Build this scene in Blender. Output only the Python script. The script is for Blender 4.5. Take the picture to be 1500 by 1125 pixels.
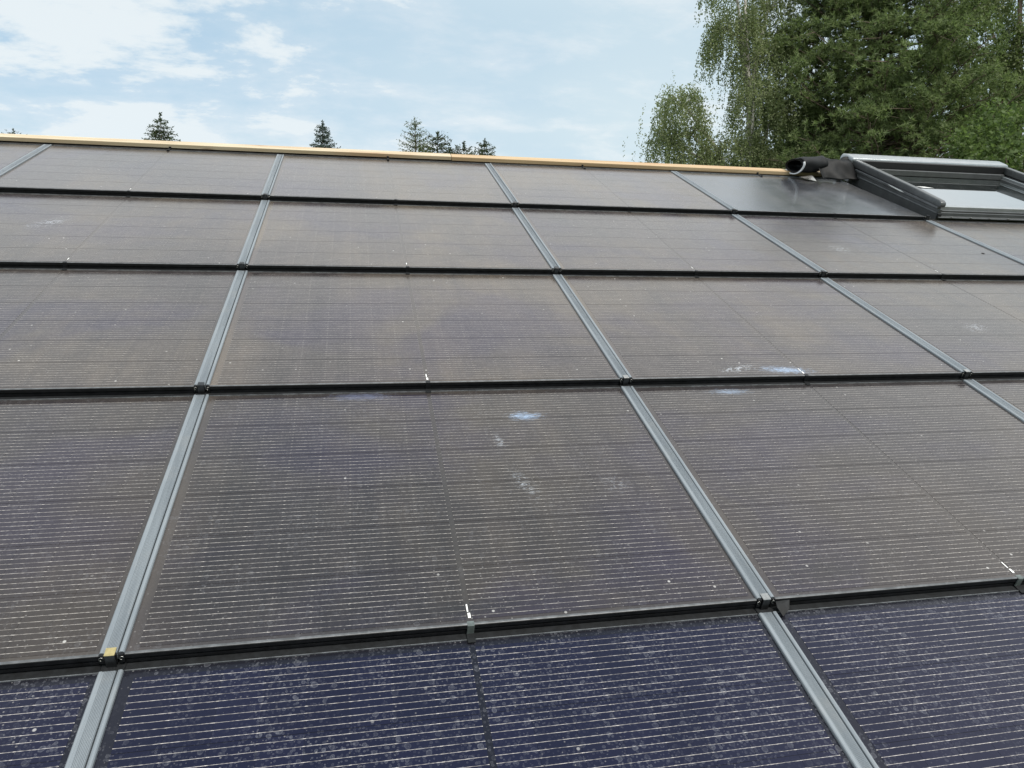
import bpy, bmesh, math, random
import numpy as np
from mathutils import Vector, Matrix, Euler

for o in list(bpy.data.objects):
    bpy.data.objects.remove(o)
SC = bpy.context.scene
COL = SC.collection

# ------------------------------------------------------------------ camera
PITCH = math.radians(28)
UP = Vector((0, math.cos(PITCH), math.sin(PITCH)))
NRM = Vector((0, -math.sin(PITCH), math.cos(PITCH)))
ROOF = Matrix.Translation((0, 0, 6.5)) @ Matrix.Rotation(PITCH, 4, 'X')   # local x along eave, y up the slope, z out of the roof

cam_d = bpy.data.cameras.new('camera')
cam = bpy.data.objects.new('camera', cam_d)
COL.objects.link(cam)
right = Vector((0.97898652, -0.20368373, -0.00991647))
down = Vector((-0.01827445, -0.03919433, -0.99906449))
fwd = Vector((0.20310451, 0.97825188, -0.04209293))
cam.matrix_world = Matrix.Translation((0.51373, -4.69976, 5.54221)) @ Matrix((right, -down, -fwd)).transposed().to_4x4()
cam_d.sensor_width = 36
cam_d.lens = 26.016
cam_d.clip_start = 0.05
cam_d.clip_end = 3000
SC.camera = cam

# ------------------------------------------------------------------ light
SUN_EL, SUN_AZ = math.radians(50), math.radians(160)     # azimuth measured clockwise from +Y
SKY_STRENGTH = 0.088
sun_d = bpy.data.lights.new('sun', 'SUN')
sun_d.energy = 3.2
sun_d.angle = math.radians(20)        # sun behind thin cloud
sun_d.color = (1.0, 0.95, 0.88)
sun = bpy.data.objects.new('sun', sun_d)
COL.objects.link(sun)
sdir = Vector((math.sin(SUN_AZ) * math.cos(SUN_EL), math.cos(SUN_AZ) * math.cos(SUN_EL), math.sin(SUN_EL)))
sun.rotation_euler = sdir.to_track_quat('Z', 'Y').to_euler()
sun.location = (0, 0, 40)
SC.cycles.max_bounces = 12
SC.cycles.diffuse_bounces = 7
SC.view_settings.view_transform = 'Standard'
SC.view_settings.look = 'None'
SC.view_settings.exposure = 0.35
SC.view_settings.gamma = 1.0
SC.view_settings.use_curve_mapping = False


# ------------------------------------------------------------------ node helper
class NT:
    def __init__(s, tree):
        s.t = tree
        s.t.nodes.clear()

    def n(s, typ, ins=None, **kw):
        nd = s.t.nodes.new(typ)
        for k, v in kw.items():
            setattr(nd, k, v)
        for k, v in (ins or {}).items():
            s.put(nd.inputs[k], v)
        return nd

    def put(s, sock, v):
        if isinstance(v, bpy.types.NodeSocket):
            s.t.links.new(v, sock)
        elif v is not None:
            if sock.type == 'RGBA' and len(v) == 3:
                v = (*v, 1)
            sock.default_value = v

    def m(s, op, a, b=None, c=None, clamp=False):
        nd = s.t.nodes.new('ShaderNodeMath')
        nd.operation = op
        nd.use_clamp = clamp
        for i, v in enumerate((a, b, c)):
            if v is not None:
                s.put(nd.inputs[i], v)
        return nd.outputs[0]

    def mix(s, f, a, b, blend='MIX'):
        nd = s.t.nodes.new('ShaderNodeMix')
        nd.data_type = 'RGBA'
        nd.blend_type = blend
        s.put(nd.inputs[0], f)
        s.put(nd.inputs[6], a)
        s.put(nd.inputs[7], b)
        return nd.outputs[2]

    def ss(s, x, a, b):           # smooth step from a to b
        nd = s.t.nodes.new('ShaderNodeMapRange')
        nd.interpolation_type = 'SMOOTHSTEP'
        s.put(nd.inputs[0], x)
        nd.inputs[1].default_value = a
        nd.inputs[2].default_value = b
        nd.inputs[3].default_value = 0
        nd.inputs[4].default_value = 1
        return nd.outputs[0]

    def noise(s, vec, scale, detail=3, rough=0.5, dist=0.0, dims='3D'):
        nd = s.t.nodes.new('ShaderNodeTexNoise')
        nd.noise_dimensions = dims
        s.put(nd.inputs['Vector'], vec)
        nd.inputs['Scale'].default_value = scale
        nd.inputs['Detail'].default_value = detail
        nd.inputs['Roughness'].default_value = rough
        nd.inputs['Distortion'].default_value = dist
        return nd.outputs[0]

    def map(s, vec, loc=(0, 0, 0), rot=(0, 0, 0), sc=(1, 1, 1)):
        nd = s.t.nodes.new('ShaderNodeMapping')
        s.put(nd.inputs['Vector'], vec)
        nd.inputs['Location'].default_value = loc
        nd.inputs['Rotation'].default_value = rot
        nd.inputs['Scale'].default_value = sc
        return nd.outputs[0]


# ------------------------------------------------------------------ sky
world = bpy.data.worlds.new('World')
SC.world = world
world.use_nodes = True
W = NT(world.node_tree)
sky = W.n('ShaderNodeTexSky', sky_type='NISHITA', sun_disc=False, sun_elevation=SUN_EL, sun_rotation=SUN_AZ,
          air_density=1.0, dust_density=1.4, ozone_density=2.0, altitude=100)
tc = W.n('ShaderNodeTexCoord')
D = tc.outputs['Generated']
sp = W.n('ShaderNodeSeparateXYZ', {0: D})
zz = W.m('ADD', W.m('MAXIMUM', sp.outputs[2], 0.0), 0.16)
cx, cy = W.m('DIVIDE', sp.outputs[0], zz), W.m('DIVIDE', sp.outputs[1], zz)
cp = W.n('ShaderNodeCombineXYZ', {0: cx, 1: cy}).outputs[0]
veil = W.noise(W.map(cp, (3.1, 1.7, 0)), 0.55, 4, 0.5, 0.4)
puff = W.noise(W.map(cp, (0.4, 6.2, 0), sc=(1.0, 1.5, 1)), 3.3, 8, 0.62, 0.15)
# the puffy field lies to the left of the view, the veil to the right
lat = W.ss(W.m('SUBTRACT', sp.outputs[0], W.m('MULTIPLY', sp.outputs[1], 0.12)), -0.42, 0.12)
broad = W.noise(W.map(cp, (6.6, 2.9, 0), sc=(1.0, 1.3, 1)), 0.85, 3, 0.5, 0.3)
field = W.m('ADD', W.m('MULTIPLY', puff, 0.70), W.m('MULTIPLY', broad, 0.30))
field = W.m('ADD', field, W.m('MULTIPLY', W.m('SUBTRACT', 0.62, lat), 0.13))
puffm = W.ss(field, 0.42, 0.60)
hor = W.ss(sp.outputs[2], 0.40, 0.18)
mid = W.m('MULTIPLY', W.ss(sp.outputs[2], 0.40, 0.62), W.ss(sp.outputs[2], 0.97, 0.76))     # hazy belt between the low sky and the zenith
veilm = W.m('ADD', W.m('MULTIPLY', W.ss(veil, 0.28, 0.62), 0.50), W.m('MULTIPLY', hor, 0.38))
veilm = W.m('ADD', veilm, W.m('ADD', W.m('MULTIPLY', lat, 0.35), W.m('MULTIPLY', mid, 0.5)), clamp=True)
cloudy = W.m('MAXIMUM', W.m('MULTIPLY', veilm, 0.85), W.m('MULTIPLY', puffm, 0.80), clamp=True)
cl_col = W.mix(puffm, (6.5, 7.55, 7.95), (8.3, 8.65, 8.6))
cl_col = W.mix(W.m('MULTIPLY', mid, 0.8), cl_col, (13.6, 13.6, 13.4))
base = W.mix(1.0, sky.outputs[0], (1.15, 1.35, 1.45), 'MULTIPLY')
base = W.mix(0.65, base, (3.2, 5.5, 7.3))
bg = W.n('ShaderNodeBackground', {'Color': W.mix(cloudy, base, cl_col), 'Strength': SKY_STRENGTH})
out = W.n('ShaderNodeOutputWorld', {'Surface': bg.outputs[0]})


# ------------------------------------------------------------------ object helpers
def link(name, data, parent=None, matrix=None):
    o = bpy.data.objects.new(name, data)
    COL.objects.link(o)
    if parent:
        o.parent = parent
    if matrix is not None:
        if parent:
            o.matrix_local = matrix
        else:
            o.matrix_world = matrix
    return o


def tag(o, label=None, cat=None, group=None, kind=None):
    if label: o['label'] = label
    if cat: o['category'] = cat
    if group: o['group'] = group
    if kind: o['kind'] = kind
    return o


def mesh_from(name, verts, faces, mat=None, smooth=False):
    me = bpy.data.meshes.new(name)
    me.from_pydata([tuple(v) for v in verts], [], faces)
    me.update()
    bm = bmesh.new()
    bm.from_mesh(me)
    bmesh.ops.recalc_face_normals(bm, faces=bm.faces)
    bm.to_mesh(me)
    bm.free()
    if mat: me.materials.append(mat)
    if smooth:
        me.shade_smooth()
    return me


def boxes(name, lst, mat, bevel=0.0, seg=1):
    """lst: (x0,x1,y0,y1,z0,z1)"""
    bm = bmesh.new()
    for (x0, x1, y0, y1, z0, z1) in lst:
        vs = [bm.verts.new((x, y, z)) for z in (z0, z1) for y in (y0, y1) for x in (x0, x1)]
        for f in ((0, 2, 3, 1), (4, 5, 7, 6), (0, 1, 5, 4), (2, 6, 7, 3), (0, 4, 6, 2), (1, 3, 7, 5)):
            bm.faces.new([vs[i] for i in f])
    if bevel:
        bmesh.ops.bevel(bm, geom=bm.edges[:], offset=bevel, segments=seg, affect='EDGES', profile=0.6)
    me = bpy.data.meshes.new(name)
    bm.to_mesh(me)
    bm.free()
    me.materials.append(mat)
    return me


def extrude_profile(name, pts, axis, a0, a1, mat, closed=True, smooth=False):
    """pts: list of (p,q). axis 'y': p->x q->z ; axis 'x': p->y q->z"""
    vs, n = [], len(pts)
    for a in (a0, a1):
        for p, q in pts:
            vs.append((p, a, q) if axis == 'y' else (a, p, q))
    fs = [(i, (i + 1) % n, n + (i + 1) % n, n + i) for i in range(n if closed else n - 1)]
    if closed:
        fs += [tuple(range(n)), tuple(range(n, 2 * n))]
    return mesh_from(name, vs, fs, mat, smooth)


def tube_arrays(pts, radii, nseg=6):
    pts = [Vector(p) for p in pts]
    vs, fs = [], []
    for i, p in enumerate(pts):
        t = (pts[min(i + 1, len(pts) - 1)] - pts[max(i - 1, 0)]).normalized()
        a = t.orthogonal().normalized()
        if abs(t.z) < 0.95:
            a = t.cross(Vector((0, 0, 1))).normalized()
        b = t.cross(a)
        for k in range(nseg):
            an = 2 * math.pi * k / nseg
            vs.append(p + (a * math.cos(an) + b * math.sin(an)) * radii[i])
    for i in range(len(pts) - 1):
        for k in range(nseg):
            k2 = (k + 1) % nseg
            fs.append((i * nseg + k, i * nseg + k2, (i + 1) * nseg + k2, (i + 1) * nseg + k))
    fs.append(tuple(range(nseg)))
    fs.append(tuple(range((len(pts) - 1) * nseg, len(pts) * nseg)))
    return vs, fs


class Acc:
    def __init__(s): s.v, s.f = [], []
    def add(s, vs, fs):
        k = len(s.v)
        s.v += [tuple(v) for v in vs]
        s.f += [tuple(i + k for i in f) for f in fs]
    def mesh(s, name, mat, smooth=True): return mesh_from(name, s.v, s.f, mat, smooth)


# ------------------------------------------------------------------ house (large structure)
def simple_mat(name, col, rough=0.6, metal=0.0, nscale=20, namp=0.25, bump=0.0, spec=0.5, coords='Object', ior=1.5):
    m = bpy.data.materials.new(name)
    m.use_nodes = True
    t = NT(m.node_tree)
    c = t.n('ShaderNodeTexCoord').outputs[coords]
    nz = t.noise(c, nscale, 4, 0.6)
    lo = tuple(x * (1 - namp) for x in col)
    hi = tuple(min(1, x * (1 + namp)) for x in col)
    colr = t.mix(t.ss(nz, 0.3, 0.7), lo, hi)
    nz2 = t.noise(c, nscale * 3.3, 3)
    b = t.n('ShaderNodeBsdfPrincipled', {'Base Color': colr, 'Metallic': metal, 'IOR': ior, 'Specular IOR Level': spec,
            'Roughness': t.m('ADD', rough - 0.06, t.m('MULTIPLY', nz2, 0.12))})
    if bump:
        t.put(b.inputs['Normal'], t.n('ShaderNodeBump', {'Height': nz2, 'Strength': bump, 'Distance': 0.002}).outputs[0])
    t.n('ShaderNodeOutputMaterial', {0: b.outputs[0]})
    return m


M_deck = simple_mat('black_underlay', (0.012, 0.013, 0.014), 0.7, nscale=12)
M_plaster = simple_mat('plaster', (0.55, 0.53, 0.48), 0.85, nscale=6, namp=0.08)
M_tile = simple_mat('dark_roofing', (0.06, 0.055, 0.055), 0.7, nscale=5)
M_black = simple_mat('black_anodised', (0.008, 0.0085, 0.010), 0.42, nscale=40, namp=0.4, spec=0.3)
M_blackmat = simple_mat('black_rubber', (0.008, 0.009, 0.010), 0.65, nscale=50, namp=0.4, spec=0.25)
M_steel = simple_mat('stainless', (0.45, 0.44, 0.42), 0.28, 1.0, nscale=60, namp=0.15)
M_darksteel = simple_mat('dark_steel', (0.05, 0.052, 0.055), 0.35, 0.8, nscale=60, namp=0.3)
M_yellowcatch = simple_mat('yellow_chromate', (0.62, 0.50, 0.24), 0.35, 0.8, nscale=80, namp=0.15)
M_white = simple_mat('white_sticker', (0.78, 0.78, 0.76), 0.5, nscale=200, namp=0.06)


def alu_mat():
    m = bpy.data.materials.new('grey_anodised_aluminium')
    m.use_nodes = True
    t = NT(m.node_tree)
    c = t.n('ShaderNodeTexCoord').outputs['Object']
    n1 = t.noise(t.map(c, sc=(60, 3, 60)), 1.0, 4, 0.6)
    n2 = t.noise(c, 9, 4, 0.6)
    n3 = t.noise(c, 160, 2, 0.5)
    dirt = t.m('MULTIPLY', t.ss(n2, 0.48, 0.75), 0.35)
    col = t.mix(t.ss(n1, 0.3, 0.7), (0.200, 0.225, 0.245), (0.255, 0.283, 0.303))
    col = t.mix(dirt, col, (0.30, 0.30, 0.29))
    col = t.mix(t.ss(n3, 0.72, 0.80), col, (0.5, 0.5, 0.5))
    b = t.n('ShaderNodeBsdfPrincipled', {'Base Color': col, 'Metallic': 0.35,
            'Roughness': t.m('ADD', 0.36, t.m('MULTIPLY', n2, 0.2)), 'IOR': 1.5})
    t.n('ShaderNodeOutputMaterial', {0: b.outputs[0]})
    return m


M_alu = alu_mat()


def ground_mat():
    m = bpy.data.materials.new('lawn')
    m.use_nodes = True
    t = NT(m.node_tree)
    c = t.n('ShaderNodeTexCoord').outputs['Object']
    col = t.mix(t.ss(t.noise(c, 0.15, 6, 0.65), 0.3, 0.7), (0.035, 0.06, 0.018), (0.075, 0.095, 0.035))
    b = t.n('ShaderNodeBsdfPrincipled', {'Base Color': col, 'Roughness': 0.95, 'Specular IOR Level': 0.1})
    t.n('ShaderNodeOutputMaterial', {0: b.outputs[0]})
    return m


gm = mesh_from('ground', [(-900, -900, 0), (900, -900, 0), (900, 900, 0), (-900, 900, 0)], [(0, 1, 2, 3)], ground_mat())
tag(link('ground', gm), kind='structure')

house = link('house', None)
house.location = (1.5, 0, 0)
tag(house, 'house under the pitched roof that carries the dark solar panels', 'house')
HI = house.matrix_world.inverted() if False else Matrix.Translation((-1.5, 0, 0))
# south slope deck, in roof coordinates
deck = boxes('roof', [(-4.6, 8.2, -6.3, 1.235, -0.30, -0.075)], M_deck)
roof = link('roof', deck, house, HI @ ROOF)
ridge_y = 1.235 * math.cos(PITCH) + 0.3 * math.sin(PITCH) * 0.5
rz = 6.5 + 1.235 * math.sin(PITCH) - 0.12
rx0, rx1 = -4.6, 8.2
ny = 7.6
nz = rz - (ny - 1.16) * math.tan(PITCH)
back = mesh_from('roof', [(rx0, 1.16, rz), (rx1, 1.16, rz), (rx1, ny, nz), (rx0, ny, nz),
                          (rx0, 1.16, rz - .22), (rx1, 1.16, rz - .22), (rx1, ny, nz - .22), (rx0, ny, nz - .22)],
                 [(0, 1, 2, 3), (4, 7, 6, 5), (0, 4, 5, 1), (1, 5, 6, 2), (2, 6, 7, 3), (3, 7, 4, 0)], M_tile)
bo = link('roof', back, house, HI)
bo['label'] = 'unfinished far slope of the roof behind the ridge'
ez = 6.5 - 6.0 * math.sin(PITCH) - 0.40
ey = -6.0 * math.cos(PITCH)
x0, x1 = -4.2, 7.8
yb = 7.1
zb = rz - (yb - 1.16) * math.tan(PITCH) - .25
wv, wf = [], []
for x in (x0, x1):
    wv += [(x, ey, 0), (x, yb, 0), (x, yb, zb), (x, 1.1, rz - .28), (x, ey, ez)]
wf = [(0, 1, 2, 3, 4), (5, 9, 8, 7, 6), (0, 4, 9, 5), (1, 6, 7, 2)]
link('wall', mesh_from('wall', wv, wf, M_plaster), house, HI)


# ------------------------------------------------------------------ solar panel materials
PU, PV, TILT = 1.535, 1.1336, 0.027
# stains with a shape of their own, in roof coordinates: (x, y, half length, half width, angle, colour, strength, streak)
BLUE = (0.30, 0.42, 0.60)
PALE = (0.55, 0.60, 0.66)
STAINS = [
    (1.082, -2.475, 0.070, 0.032, 0.0, BLUE, 0.75),
    (2.235, -2.212, 0.12, 0.035, -0.1, BLUE, 0.80),
    (2.03, -2.195, 0.10, 0.030, 0.25, PALE, 0.8),
    (1.93, -2.335, 0.09, 0.024, 0.0, BLUE, 0.5),
    (1.281, -2.885, 0.05, 0.05, 0.6, PALE, 0.22),
    (1.003, -2.871, 0.03, 0.09, 0.35, PALE, 0.38),
    (0.965, -2.62, 0.02, 0.05, 0.1, PALE, 0.35),
    (0.52, -2.312, 0.13, 0.030, 0.0, (0.13, 0.15, 0.23), 0.5),
    (1.77, -3.315, 0.17, 0.06, 0.1, (0.012, 0.012, 0.014), 0.55),
    (-1.03, -0.545, 0.13, 0.06, 0.9, PALE, 0.5),
    (3.432, -0.705, 0.09, 0.09, 0.5, PALE, 0.35),
    (3.50, -1.80, 0.09, 0.05, 0.4, PALE, 0.40),
    (0.79, -3.345, 0.22, 0.03, 0.0, (0.012, 0.012, 0.014), 0.45),
]


def pv_mat(name, kind):
    m = bpy.data.materials.new(name)
    m.use_nodes = True
    t = NT(m.node_tree)
    tcn = t.n('ShaderNodeTexCoord')
    loc = tcn.outputs['Object']
    tr = t.n('ShaderNodeTexCoord', object=roof).outputs['Object']
    s = t.n('ShaderNodeSeparateXYZ', {0: tr})
    rp = t.n('ShaderNodeCombineXYZ', {0: s.outputs[0], 1: s.outputs[1]}).outputs[0]
    oi = t.n('ShaderNodeObjectInfo')
    oc = t.n('ShaderNodeSeparateColor', {0: oi.outputs['Color']})
    amt, drops, tone = oc.outputs[0], oc.outputs[1], oc.outputs[2]
    n_big = t.noise(t.map(rp, (5.3, 2.2, 0), sc=(1, 0.8, 1)), 1.35, 4, 0.55, 0.3)
    n_mid = t.noise(t.map(rp, (1.3, 8.2, 0)), 7.0, 5, 0.6, 0.2)
    n_fine = t.noise(rp, 170, 3, 0.6)
    n_streak = t.noise(t.map(rp, sc=(38, 2.5, 1)), 1.0, 4, 0.6)
    # uneven film of the anti-reflection coat: brown to violet patches
    hue = t.ss(t.noise(t.map(rp, (9.2, 3.3, 0), sc=(0.9, 1.2, 1)), 1.25, 4, 0.55, 0.5), 0.45, 0.68)
    # base silicon colour
    if kind == 'cell':
        base = t.mix(oi.outputs['Random'], t.mix(tone, (0.0125, 0.0105, 0.0125), (0.0058, 0.0062, 0.0170)), t.mix(tone, (0.0145, 0.0125, 0.0145), (0.0072, 0.0076, 0.0210)))
        base = t.mix(t.m('MULTIPLY', hue, t.m('SUBTRACT', 1.0, tone)), base, (0.0125, 0.0105, 0.0220))
    elif kind == 'blank':
        base = (0.020, 0.024, 0.030)
    else:
        base = t.mix(tone, (0.024, 0.022, 0.023), (0.008, 0.008, 0.011))
    # dust film plus painted reflection streaks: uneven, slightly brown, with bluer cleaner patches
    dustc = t.mix(t.ss(n_big, 0.36, 0.64), (0.165, 0.135, 0.130), (0.250, 0.200, 0.145))
    dustc = t.mix(tone, dustc, (0.135, 0.14, 0.18))
    film = t.m('ADD', t.m('MULTIPLY', t.ss(n_big, 0.25, 0.75), 0.45), t.m('MULTIPLY', n_mid, 0.55))
    film = t.m('ADD', film, t.m('MULTIPLY', t.m('SUBTRACT', n_streak, 0.5), 0.5))
    n_reflstreak = t.noise(t.map(rp, (2.1, 0.4, 0), sc=(7.5, 0.55, 1)), 1.0, 4, 0.6)  # soft vertical reflection streaks, painted in through the film
    film = t.m('ADD', film, t.m('MULTIPLY', t.m('SUBTRACT', n_reflstreak, 0.5), 1.1))
    film = t.m('ADD', film, t.m('MULTIPLY', t.m('SUBTRACT', n_fine, 0.5), 0.7))
    if kind == 'lam':
        sl0 = t.n('ShaderNodeSeparateXYZ', {0: loc})
        film = t.m('ADD', film, t.m('MULTIPLY', t.ss(sl0.outputs[0], 0.060, 0.012), 0.7))
        film = t.m('ADD', film, t.m('MULTIPLY', t.ss(sl0.outputs[1], 0.030, 0.004), 0.35))
    film = t.m('MULTIPLY', t.m('MULTIPLY', film, t.m('SUBTRACT', 1.12, t.m('MULTIPLY', hue, 0.5))), amt, clamp=True)
    col = base
    wire = None
    if kind == 'cell':
        sl = t.n('ShaderNodeSeparateXYZ', {0: loc})
        P = 0.01725
        k = t.m('ADD', t.m('DIVIDE', sl.outputs[1], P), 0.5)   # wires at (i+.5)*P either side of the centre, i = 0..4
        fr = t.m('ABSOLUTE', t.m('SUBTRACT', t.m('FRACT', k), 0.0))
        dist = t.m('MINIMUM', t.m('FRACT', k), t.m('SUBTRACT', 1.0, t.m('FRACT', k)))
        wn = t.noise(t.map(rp, sc=(120, 900, 1)), 1.0, 2, 0.5)
        wn2 = t.noise(t.map(rp, sc=(16, 300, 1)), 1.0, 2, 0.5)
        wide = t.m('ADD', t.m('MULTIPLY', t.ss(t.m('ABSOLUTE', sl.outputs[0]), 0.0415, 0.0446), 0.018), t.m('ADD', 0.008, t.m('MULTIPLY', wn, 0.038)))
        wire = t.ss(t.m('SUBTRACT', dist, wide), 0.012, -0.012)
        # glints of the tinned ribbons, painted as brighter short lengths
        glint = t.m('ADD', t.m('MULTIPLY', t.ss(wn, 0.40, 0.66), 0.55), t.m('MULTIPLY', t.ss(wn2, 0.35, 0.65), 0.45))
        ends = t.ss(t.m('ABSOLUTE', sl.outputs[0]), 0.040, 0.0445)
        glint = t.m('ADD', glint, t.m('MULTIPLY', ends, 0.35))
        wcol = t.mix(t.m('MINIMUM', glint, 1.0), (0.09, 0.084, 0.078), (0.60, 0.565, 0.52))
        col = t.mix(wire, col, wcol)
    col = t.mix(film, col, dustc)
    low = t.m('FRACT', t.m('DIVIDE', t.m('ADD', s.outputs[1], 20 * 1.1336), 1.1336))
    gather = t.m('ADD', t.m('MULTIPLY', t.ss(low, 0.35, 0.0), 0.6), t.ss(t.noise(rp, 3.1, 4, 0.6), 0.40, 0.68))
    # fine specks
    vo = t.n('ShaderNodeTexVoronoi', {'Vector': rp, 'Scale': 95.0}, voronoi_dimensions='2D')
    vs = t.n('ShaderNodeSeparateColor', {0: vo.outputs['Color']})
    sr = t.m('MULTIPLY', t.m('MULTIPLY', vs.outputs[1], vs.outputs[1]), 0.20)
    speck = t.m('MULTIPLY', t.ss(t.m('SUBTRACT', vo.outputs['Distance'], sr), 0.05, -0.05), t.ss(vs.outputs[0], 0.62, 0.75))
    speck = t.m('MULTIPLY', speck, t.m('ADD', 0.25, t.m('MULTIPLY', drops, 0.5)), clamp=True)
    speck = t.m('MULTIPLY', speck, t.m('MULTIPLY', gather, 0.8), clamp=True)
    col = t.mix(speck, col, (0.34, 0.33, 0.32))
    vo0 = t.n('ShaderNodeTexVoronoi', {'Vector': rp, 'Scale': 17.0}, voronoi_dimensions='2D')
    v0 = t.n('ShaderNodeSeparateColor', {0: vo0.outputs['Color']})
    big = t.m('MULTIPLY', t.ss(vo0.outputs['Distance'], 0.075, 0.045), t.m('MULTIPLY', t.ss(v0.outputs[0], 0.93, 0.95), t.m('MINIMUM', gather, 1.0)))
    col = t.mix(t.m('MULTIPLY', big, 0.7), col, (0.5, 0.49, 0.47))
    # dried rain drops: discs with a brighter rim
    for sc_, lo_, r_ in ((48.0, 0.60, 0.34), (120.0, 0.30, 0.40)):
        wob = t.n('ShaderNodeVectorMath', {0: rp, 1: t.n('ShaderNodeVectorMath', {0: t.n('ShaderNodeTexNoise', {'Vector': rp, 'Scale': 60.0}).outputs['Color'], 1: (0.006, 0.006, 0)}, operation='MULTIPLY').outputs[0]}, operation='ADD').outputs[0]
        v2 = t.n('ShaderNodeTexVoronoi', {'Vector': wob, 'Scale': sc_}, voronoi_dimensions='2D')
        vc = t.n('ShaderNodeSeparateColor', {0: v2.outputs['Color']})
        rad = t.m('MULTIPLY', t.m('ADD', 0.25, t.m('MULTIPLY', vc.outputs[1], 0.75)), r_)
        q = t.m('SUBTRACT', v2.outputs['Distance'], rad)
        disc = t.ss(q, 0.03, -0.03)
        rim = t.m('MULTIPLY', t.ss(t.m('ABSOLUTE', q), 0.07, 0.0), 0.45)
        sel = t.m('MULTIPLY', t.ss(vc.outputs[0], lo_, lo_ + 0.1), t.m('MULTIPLY', drops, t.ss(n_mid, 0.34, 0.60)))
        k = t.m('MULTIPLY', t.m('ADD', t.m('MULTIPLY', disc, 0.30), rim), t.m('MULTIPLY', sel, t.m('ADD', 0.15, t.m('MULTIPLY', vc.outputs[2], 0.55))), clamp=True)
        col = t.mix(k, col, (0.30, 0.31, 0.34))
    # hand marks and smears
    if kind != 'blank':
        sn = t.noise(t.map(rp, rot=(0, 0, 0.5), sc=(45, 150, 1)), 1.0, 4, 0.65, 0.8)
        sn2 = t.noise(t.map(rp, rot=(0, 0, 0.4), sc=(22, 40, 1)), 1.0, 5, 0.6, 1.2)
        scratch = t.ss(t.m('ABSOLUTE', t.m('SUBTRACT', sn2, 0.5)), 0.035, 0.006)
        for (x, y, a, b, an, c, st) in STAINS:
            v = t.map(rp, sc=(1, 1, 1), loc=(-x, -y, 0))
            v = t.map(v, rot=(0, 0, -an))
            v = t.map(v, sc=(1 / a, 1 / b, 0))
            ln = t.n('ShaderNodeVectorMath', {0: v}, operation='LENGTH').outputs['Value']
            f = t.ss(t.m('ADD', ln, t.m('MULTIPLY', t.m('SUBTRACT', sn, 0.5), 2.8)), 1.1, 0.0)
            if c is PALE:
                f = t.m('MULTIPLY', f, scratch)
            elif c is BLUE:
                f = t.m('MULTIPLY', f, t.m('ADD', 0.55, t.m('MULTIPLY', scratch, 0.45)))
            col = t.mix(t.m('MULTIPLY', f, st), col, c)
    rough = t.m('ADD', 0.12, t.m('MULTIPLY', film, 0.30))
    rough = t.m('ADD', rough, t.m('MULTIPLY', n_mid, 0.08))
    bs = t.n('ShaderNodeBsdfPrincipled', {'Base Color': col, 'Roughness': rough, 'IOR': 3.0 if kind == 'blank' else 1.60,
             'Specular Tint': (0.85, 0.92, 1.0) if kind == 'blank' else t.mix(tone, t.mix(hue, (1.0, 0.93, 0.86), (0.84, 0.78, 0.84)), (0.36, 0.38, 0.50)),
             'Sheen Weight': t.m('MULTIPLY', amt, 0.35), 'Sheen Roughness': 0.30, 'Sheen Tint': (0.85, 0.80, 0.76)})
    if wire is not None:
        bp = t.n('ShaderNodeBump', {'Height': n_fine, 'Strength': 0.015, 'Distance': 0.0005})
        t.put(bs.inputs['Normal'], bp.outputs[0])
    t.n('ShaderNodeOutputMaterial', {0: bs.outputs[0]})
    return m


M_cell = pv_mat('solar_cell_glass', 'cell')
M_lam = pv_mat('black_laminate_glass', 'lam')
M_blank = pv_mat('black_blank_glass', 'blank')

# ------------------------------------------------------------------ solar panel meshes (panel local: x right, y up the slope, z out)
RZ = 0.008
lam_me = boxes('laminate', [(0.010, PU - 0.034, 0.004, 1.160, -0.007, 0.0)], M_lam)
blank_me = boxes('laminate', [(0.010, PU - 0.034, 0.004, 1.160, -0.007, 0.0)], M_blank)
CW, CH = 0.0892, 0.1780
cell_me = boxes('cell', [(-CW / 2, CW / 2, -CH / 2, CH / 2, -0.0004, 0.0006)], M_cell)
# wide grooved side rail on the right edge, ending at the joint line x = PU
pr = [(-.0375, -.004), (-.0375, .004), (-.0365, .0068), (-.0345, .0084), (-.0300, .0084), (-.0285, .0072), (-.0265, .0070)]
gx = -.0262
for i in range(8):
    pr += [(gx + .0004, .0078), (gx + .0018, .0078), (gx + .0022, .0064), (gx + .0028, .0064)]
    gx += .0029
pr += [(-.0022, .0080), (-.0016, .0072), (-.0016, -.012)]
right_me = extrude_profile('right_rail', [(p + PU, q) for p, q in pr], 'y', 0.002, 1.112, M_alu)
pl = [(.0014, -.012), (.0014, .0062), (.0024, .0078), (.0060, .0094), (.0100, .0088), (.0122, .0062), (.0126, -.004)]
left_me = extrude_profile('left_rail', pl, 'y', 0.002, 1.112, M_alu)
lip_me = extrude_profile('edge_trim', [(.0070, .0019), (.0062, .0029), (.0012, .0030), (-.0002, .0022), (-.0002, .0019)], 'x', 0.0135, PU - 0.0385,
                         simple_mat('dark_grey_anodised', (0.105, 0.11, 0.115), 0.5, 0.3, nscale=30, namp=0.35))  # light caught on the black lip, put in as a paler strip
bt = [(.0075, .0002), (.0065, .0016), (.0010, .0018), (-.0006, .0006), (-.0006, -.0100), (.0040, -.0112), (.0040, -.0158),
      (.0005, -.0165), (.0005, -.0235), (.0140, -.0235), (.0140, -.0072), (.0076, -.0072)]
bottom_me = extrude_profile('bottom_rail', bt, 'x', 0.013, PU - 0.038, M_black)
tp = [(1.1150, .0002), (1.1155, .0026), (1.1180, .0026), (1.1185, .0010), (1.1450, .0010), (1.1450, -.004), (1.1150, -.004)]
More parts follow.
